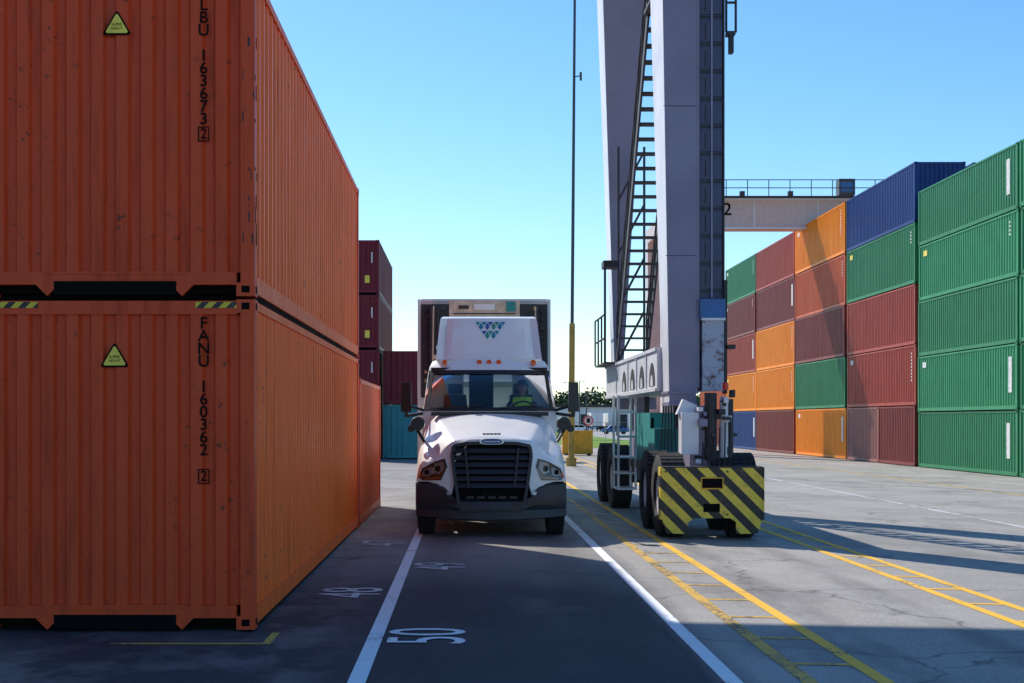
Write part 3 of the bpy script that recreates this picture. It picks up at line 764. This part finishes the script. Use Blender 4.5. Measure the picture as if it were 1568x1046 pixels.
for yc in (24.45, 32.5):
    y0, y1 = (23.6, 25.3) if yc < 28 else (31.2, 33.7)
    k.box(3.68, 4.14, y0-.35, y1+.35, cb+.62, cb+.98, M_crane)
    k.box(3.75, 4.08, yc-.35, yc+.45, cb+.98, 2.10, M_crane)
    if yc > 28: k.box(3.5, 4.25, yc-.4, yc+.5, 2.10, 2.36, M_crane)
    for y in (y0, y1):
        k.cyl((3.2, y, cb+.67), (4.6, y, cb+.67), .12, M_crdark, 12)
k.box(3.5, 3.78, 23.35, 23.7, 1.30, 1.98, M_cranel)
k.add([(3.44, 23.5, 1.95), (3.72, 23.5, 1.95), (3.78, 23.5, 2.1), (3.55, 23.5, 2.2), (3.44, 23.7, 1.95), (3.72, 23.7, 1.95), (3.78, 23.7, 2.1), (3.55, 23.7, 2.2)],
      [(0, 1, 2, 3), (4, 7, 6, 5), (0, 3, 7, 4), (1, 5, 6, 2), (0, 4, 5, 1), (3, 2, 6, 7)], M_cranel)
for x, r, z0, z1, m in ((3.98, .10, 1.2, 2.3, M_crdark), (4.20, .07, 1.25, 2.15, M_cranel), (4.30, .05, 1.2, 2.2, M_crdark)):
    k.cyl((x, 23.4, z0), (x, 23.4, z1), r, m, 14)
for i in range(20):
    x = random.uniform(3.75, 4.35); z = random.uniform(1.15, 2.3); q = random.uniform(.025, .07)
    k.box(x-q, x+q, 23.2+random.uniform(0, .2), 23.6, z, z+random.uniform(.04, .14), random.choice((M_crdark, M_cranel, M_grey, M_crdark, M_crane)))
for i in range(6):
    x = 3.8+i*.09; k.cyl((x, 23.15, 1.1), (x+.04, 23.3, 1.5+.08*i), .014, M_black, 6)
k.cyl((4.24, 23.5, 2.35), (4.24, 23.5, 2.47), .05, M_red, 10)
k.box(3.3, 4.5, 23.0, 23.25, cb+.98, cb+1.12, M_cranel)
k.build('bogies', crane, bevel=.01)
k = MB()
for x in (3.33, 4.48):
    for y in (23.6, 25.3, 31.2, 33.7): wheel(k, x, y, cb+.68, .68, .44, .34, M_cranel)
k.build('wheels', crane, smooth=True)
k = MB()
def plate(pts, y0, y1, m):
    n = len(pts); k.add([(x, y0, z) for x, z in pts]+[(x, y1, z) for x, z in pts], [list(range(n)), list(range(n, 2*n))[::-1]]+[(i, (i+1) % n, n+(i+1) % n, n+i) for i in range(n)], m)
plate([(3.10, 1.10), (3.10, .30), (3.18, .06), (3.52, .05), (3.52, .24), (3.62, .30)], 22.78, 22.82, M_haz)
plate([(3.10, 1.10), (3.62, .30), (4.18, .30), (4.70, 1.10)], 22.78, 22.82, M_haz)
plate([(4.70, 1.10), (4.18, .30), (4.28, .24), (4.28, .05), (4.62, .06), (4.70, .30)], 22.78, 22.82, M_haz)
for sx in (3.074, 4.70): k.box(sx, sx+.026, 22.77, 23.0, .28, 1.11, M_haz)
k.box(3.10, 4.70, 22.77, 23.0, 1.103, 1.12, M_crdark)
k.box(3.74, 4.06, 22.770, 22.779, .78, .93, M_dark); k.box(3.76, 4.02, 22.770, 22.779, .40, .53, M_dark)
k.box(3.72, 4.08, 22.774, 22.7795, .76, .95, M_yel)
k.box(3.2, 4.6, 22.83, 23.1, .45, .6, M_crdark)
for x in (3.16, 3.66, 4.14, 4.64):
    for z in (1.04, .36): k.cyl((x, 22.765, z), (x, 22.78, z), .016, M_crdark, 8)
k.build('bumper_plate', crane)
k = MB()
for x in (3.05, 3.40):
    k.box(x, x+.045, 29.0, 29.06, .45, 2.36, M_cranel); k.box(x, x+.045, 29.9, 29.96, .45, 2.36, M_cranel)
for i in range(3): k.box(3.05, 3.45, 28.98, 29.98, .45+i*.32, .48+i*.32, M_cranel)
for z in (1.5, 2.0, 2.3): k.box(3.05, 3.445, 28.99, 29.03, z, z+.05, M_cranel)
k.box(3.48, 4.2, 27.2, 29.6, 1.05, 2.0, M_teal); k.box(3.42, 4.25, 26.0, 30.9, .9, 1.04, M_crdark)
k.box(3.42, 3.9, 26.1, 27.0, 1.05, 1.7, M_teal); k.box(3.5, 3.55, 27.19, 27.2, 1.1, 1.9, M_dark)
for y in (26.2, 30.6): k.box(3.8, 3.9, y, y+.1, 1.04, 2.36, M_crdark)
for i in range(6): k.cyl((3.6+.04*i, 26.1, 2.36), (3.5+.07*i, 25.9, 1.3), .015, M_black, 6)
k.build('service_platform', crane)

c2_ = empty('gantry_crane', (24, 90, 0))
k = MB()
k.box(12.2, 36, 90, 91.3, 13.85, 15.75, M_beam)
k.box(12.2, 36, 89.9, 89.98, 15.62, 15.74, M_cranel); k.box(12.2, 36, 89.3, 90, 15.76, 15.82, M_crdark)
k.box(12.2, 36, 89.94, 89.99, 13.85, 13.97, M_cranel)
for x in (12.3, 34.7):
    for y in (90, 97.2): k.box(x, x+1.1, y+.1, y+1.1, .8, 13.85, M_beam)
    k.box(x+.1, x+1.0, 89.5, 98.8, 1.2, 2.2, M_beam); k.box(x, x+1.1, 91.3, 98.4, 13.85, 14.8, M_beam)
for x in (18, 22, 26, 30, 34): k.box(x, x+.06, 89.985, 89.999, 13.98, 15.6, M_cranel)
k.build('portal_frame', c2_)
k = MB(); railing(k, (12.2, 89.35, 15.82), (36, 89.35, 15.82), M_pole, 1.0, 18, .03)
k.box(23.2, 24.2, 89.4, 90.2, 15.9, 16.9, M_pole); k.box(23.3, 24.1, 89.38, 89.4, 16.1, 16.7, M_blue)
for x in (17, 20, 26, 29): k.box(x, x+.3, 89.2, 89.5, 15.82, 16.1, M_crdark)
k.build('walkway', c2_)
k = MB()
for x in (12.85, 35.25):
    for y in (89.6, 91.6, 96.8, 98.8): wheel(k, x, y, -.2+.75, .75, .5, .35, M_beam)
k.build('wheels', c2_)
text('crane_number', '2', (16.35, 89.97, 15.05), (R(90), 0, 0), 1.1, M_lblb, c2_, bold=.01)

# ---------------------------------------------------------------- mast, barrier, sign, distance
k = MB()
k.cyl((4.38, 60, gz(4.4)), (4.42, 60, 5.9), .13, M_polet, 12, .12); k.cyl((4.42, 60, 5.9), (4.55, 60, 22), .075, M_pole, 10, .05)
k.cyl((4.38, 60, gz(4.4)), (4.38, 60, .3), .22, M_polet, 12)
k.beam((4.50, 60, 16.2), (4.78, 60, 16.25), .04, .04, M_pole); k.cyl((4.78, 60, 16.05), (4.78, 60, 16.4), .05, M_pole, 8)
k.build('lighting_mast')
k = MB(); g0 = gz(6)
k.box(5.35, 7.05, 80, 80.6, g0+.05, g0+1.30, M_yel)
for x in (5.5, 6.75): k.box(x, x+.2, 79.9, 80.7, g0, g0+.1, M_crdark)
k.box(5.35, 7.05, 79.96, 80.64, g0+1.3, g0+1.38, M_yel); k.box(6.15, 6.25, 79.97, 80, g0+.1, g0+1.28, M_yel)
k.build('steel_barrier', bevel=.02)
k = MB(); k.cyl((7.3, 86, gz(7.3)), (7.3, 86, 2.2), .035, M_pole, 8)
k.cyl((7.3, 85.95, 1.85), (7.3, 85.93, 1.85), .30, M_red, 24); k.cyl((7.3, 85.929, 1.85), (7.3, 85.92, 1.85), .23, M_signw, 24)
k.box(7.2, 7.4, 85.91, 85.918, 1.72, 1.98, M_lblb); k.beam((7.13, 85.905, 2.02), (7.47, 85.905, 1.68), .05, .01, M_red)
k.build('no_parking_sign')
def semitrailer(x, y, along=12):
    k = MB(); g_ = gz(x)
    k.box(x, x+2.6, y, y+along, g_+1.1, g_+4.0, M_alu)
    for yy in (y+1.2, y+2.4, y+along-2):
        for xx in (x+.35, x+2.25): k.cyl((xx-.15, yy, g_+.5), (xx+.15, yy, g_+.5), .5, M_rub, 18)
    k.box(x+.1, x+2.5, y-.02, y, g_+.9, g_+1.1, M_crdark); k.box(x+1.28, x+1.32, y-.03, y-.001, g_+1.2, g_+3.9, M_grey)
    k.build('parked_trailer', bevel=.02)
for i in range(9): semitrailer(14+i*4.3+random.uniform(-.5, .5), 300+random.uniform(-12, 20))
def parked_car(x, y, m):
    k = MB(); g_ = gz(x); pr = [(-2.2, .35), (-2.25, .75), (-1.3, .95), (-.7, 1.42), (.9, 1.45), (1.6, 1.0), (2.2, .9), (2.25, .35)]
    vs = [(x+a, y-.85, g_+z) for a, z in pr]+[(x+a, y+.85, g_+z) for a, z in pr]; n = len(pr)
    k.add(vs, [list(range(n)), list(range(n, 2*n))[::-1]]+[(i, (i+1) % n, n+(i+1) % n, n+i) for i in range(n)], m)
    k.add([(x-1.1, y-.86, g_+1.0), (x-.62, y-.86, g_+1.36), (x+.85, y-.86, g_+1.38), (x+1.35, y-.86, g_+1.0)], [(0, 1, 2, 3)], M_dark)
    for a in (-1.4, 1.4):
        for s_ in (-.8, .8): k.cyl((x+a, y+s_-.1, g_+.33), (x+a, y+s_+.1, g_+.33), .33, M_rub, 14)
    k.build('parked_car')
for i in range(8): parked_car(14+i*5.2, 240+random.uniform(-6, 10), random.choice((M_alu, M_crdark, M_red, M_blue, M_white)))
k = MB(); k.box(-40, 110, 402, 430, -.6, 5.6, M_alu); k.box(-41, 111, 401, 431, 5.6, 6.3, M_crdark)
for i in range(30): k.box(-38+i*5, -35+i*5, 401.9, 402, -.6, 3.6, M_crdark)
k.build('warehouse')
k = MB()
for i in range(320):
    cx = random.uniform(-60, 150); cy = 440+random.uniform(-6, 6); h = random.uniform(6, 9.5)+1.4*math.sin(cx*.21)+1.5*math.sin(cx*.057); r = random.uniform(1.6, 3.4)
    if i % 3 == 0: k.cyl((cx, cy, -.6), (cx, cy, h*.8), .2, M_crdark, 5, .08, False)
    for j in range(45):
        p = Vector((random.gauss(0, 1), random.gauss(0, 1), random.gauss(0, .8))); p = p.normalized()*r*random.uniform(.5, 1.05)
        c_ = Vector((cx, cy, h-r*.6))+p; a = Vector((random.gauss(0, 1), random.gauss(0, 1), random.gauss(0, 1))).normalized(); b2 = a.orthogonal().normalized()*.45; a *= .5
        k.add([c_-a, c_+b2, c_+a, c_-b2], [(0, 1, 2, 3)], M_leaf)
k.build('distant_trees', fixn=False)
for x, y, h in ((16.5, 230, 8), (20.5, 260, 9), (24.0, 235, 11), (22, 210, 6), (15.9, 190, 5.5)):
    k = MB(); k.cyl((x, y, -.5), (x, y, h), .12, M_pole, 8, .07); k.beam((x-.8, y, h), (x+.8, y, h), .08, .08, M_pole)
    for s_ in (-.8, .8): k.box(x+s_-.25, x+s_+.25, y-.2, y+.2, h-.12, h-.02, M_alu)
    k.build('light_pole')
k = MB()
for i in range(30): k.cyl((7.6+i*1.2, 128, gz(12)-.3), (7.6+i*1.2, 128, 1.7), .03, M_chrome, 6)
for z in (.1, .9, 1.68): k.cyl((7.6, 128, z), (42.4, 128, z), .02, M_chrome, 6)
k.build('wire_fence')

# ---------------------------------------------------------------- light
w = bpy.data.worlds.new('World'); scene.world = w; w.use_nodes = True
nt = w.node_tree; bg = nt.nodes['Background']
sky = nt.nodes.new('ShaderNodeTexSky'); sky.sky_type = 'NISHITA'; sky.sun_disc = False
sd = Vector((-.643, 1.0, 1.0)).normalized()
sky.sun_elevation = math.asin(sd.z); sky.sun_rotation = math.atan2(sd.x, sd.y)
sky.air_density = 1.0; sky.dust_density = 0.25; sky.ozone_density = 3.0
hs = nt.nodes.new('ShaderNodeHueSaturation'); hs.inputs['Saturation'].default_value = 1.25
nt.links.new(sky.outputs[0], hs.inputs['Color'])
tn = mix(nt, 1.0, hs.outputs[0], (.97, 1.07, 1.13), 'MULTIPLY')
nt.links.new(tn, bg.inputs['Color']); bg.inputs['Strength'].default_value = .15
sl = bpy.data.lights.new('sun', 'SUN'); sl.energy = 5.0; sl.angle = R(.5); sl.color = (1, .95, .87)
so = bpy.data.objects.new('sun', sl); COL.objects.link(so); so.rotation_euler = (-sd).to_track_quat('-Z', 'Y').to_euler()
so.location = (-20, 40, 40)
cd = bpy.data.cameras.new('camera'); cam = bpy.data.objects.new('camera', cd); COL.objects.link(cam)
cam.location = (0, 0, 1.85); cam.rotation_euler = (R(90), 0, 0)
cd.sensor_width = 36; cd.lens = 2200/1568*36; cd.shift_x = 70/1568; cd.shift_y = 121/1568; cd.clip_end = 6000; cd.clip_start = .1
scene.camera = cam
scene.view_settings.view_transform = 'Standard'; scene.view_settings.look = 'None'; scene.view_settings.exposure = 0
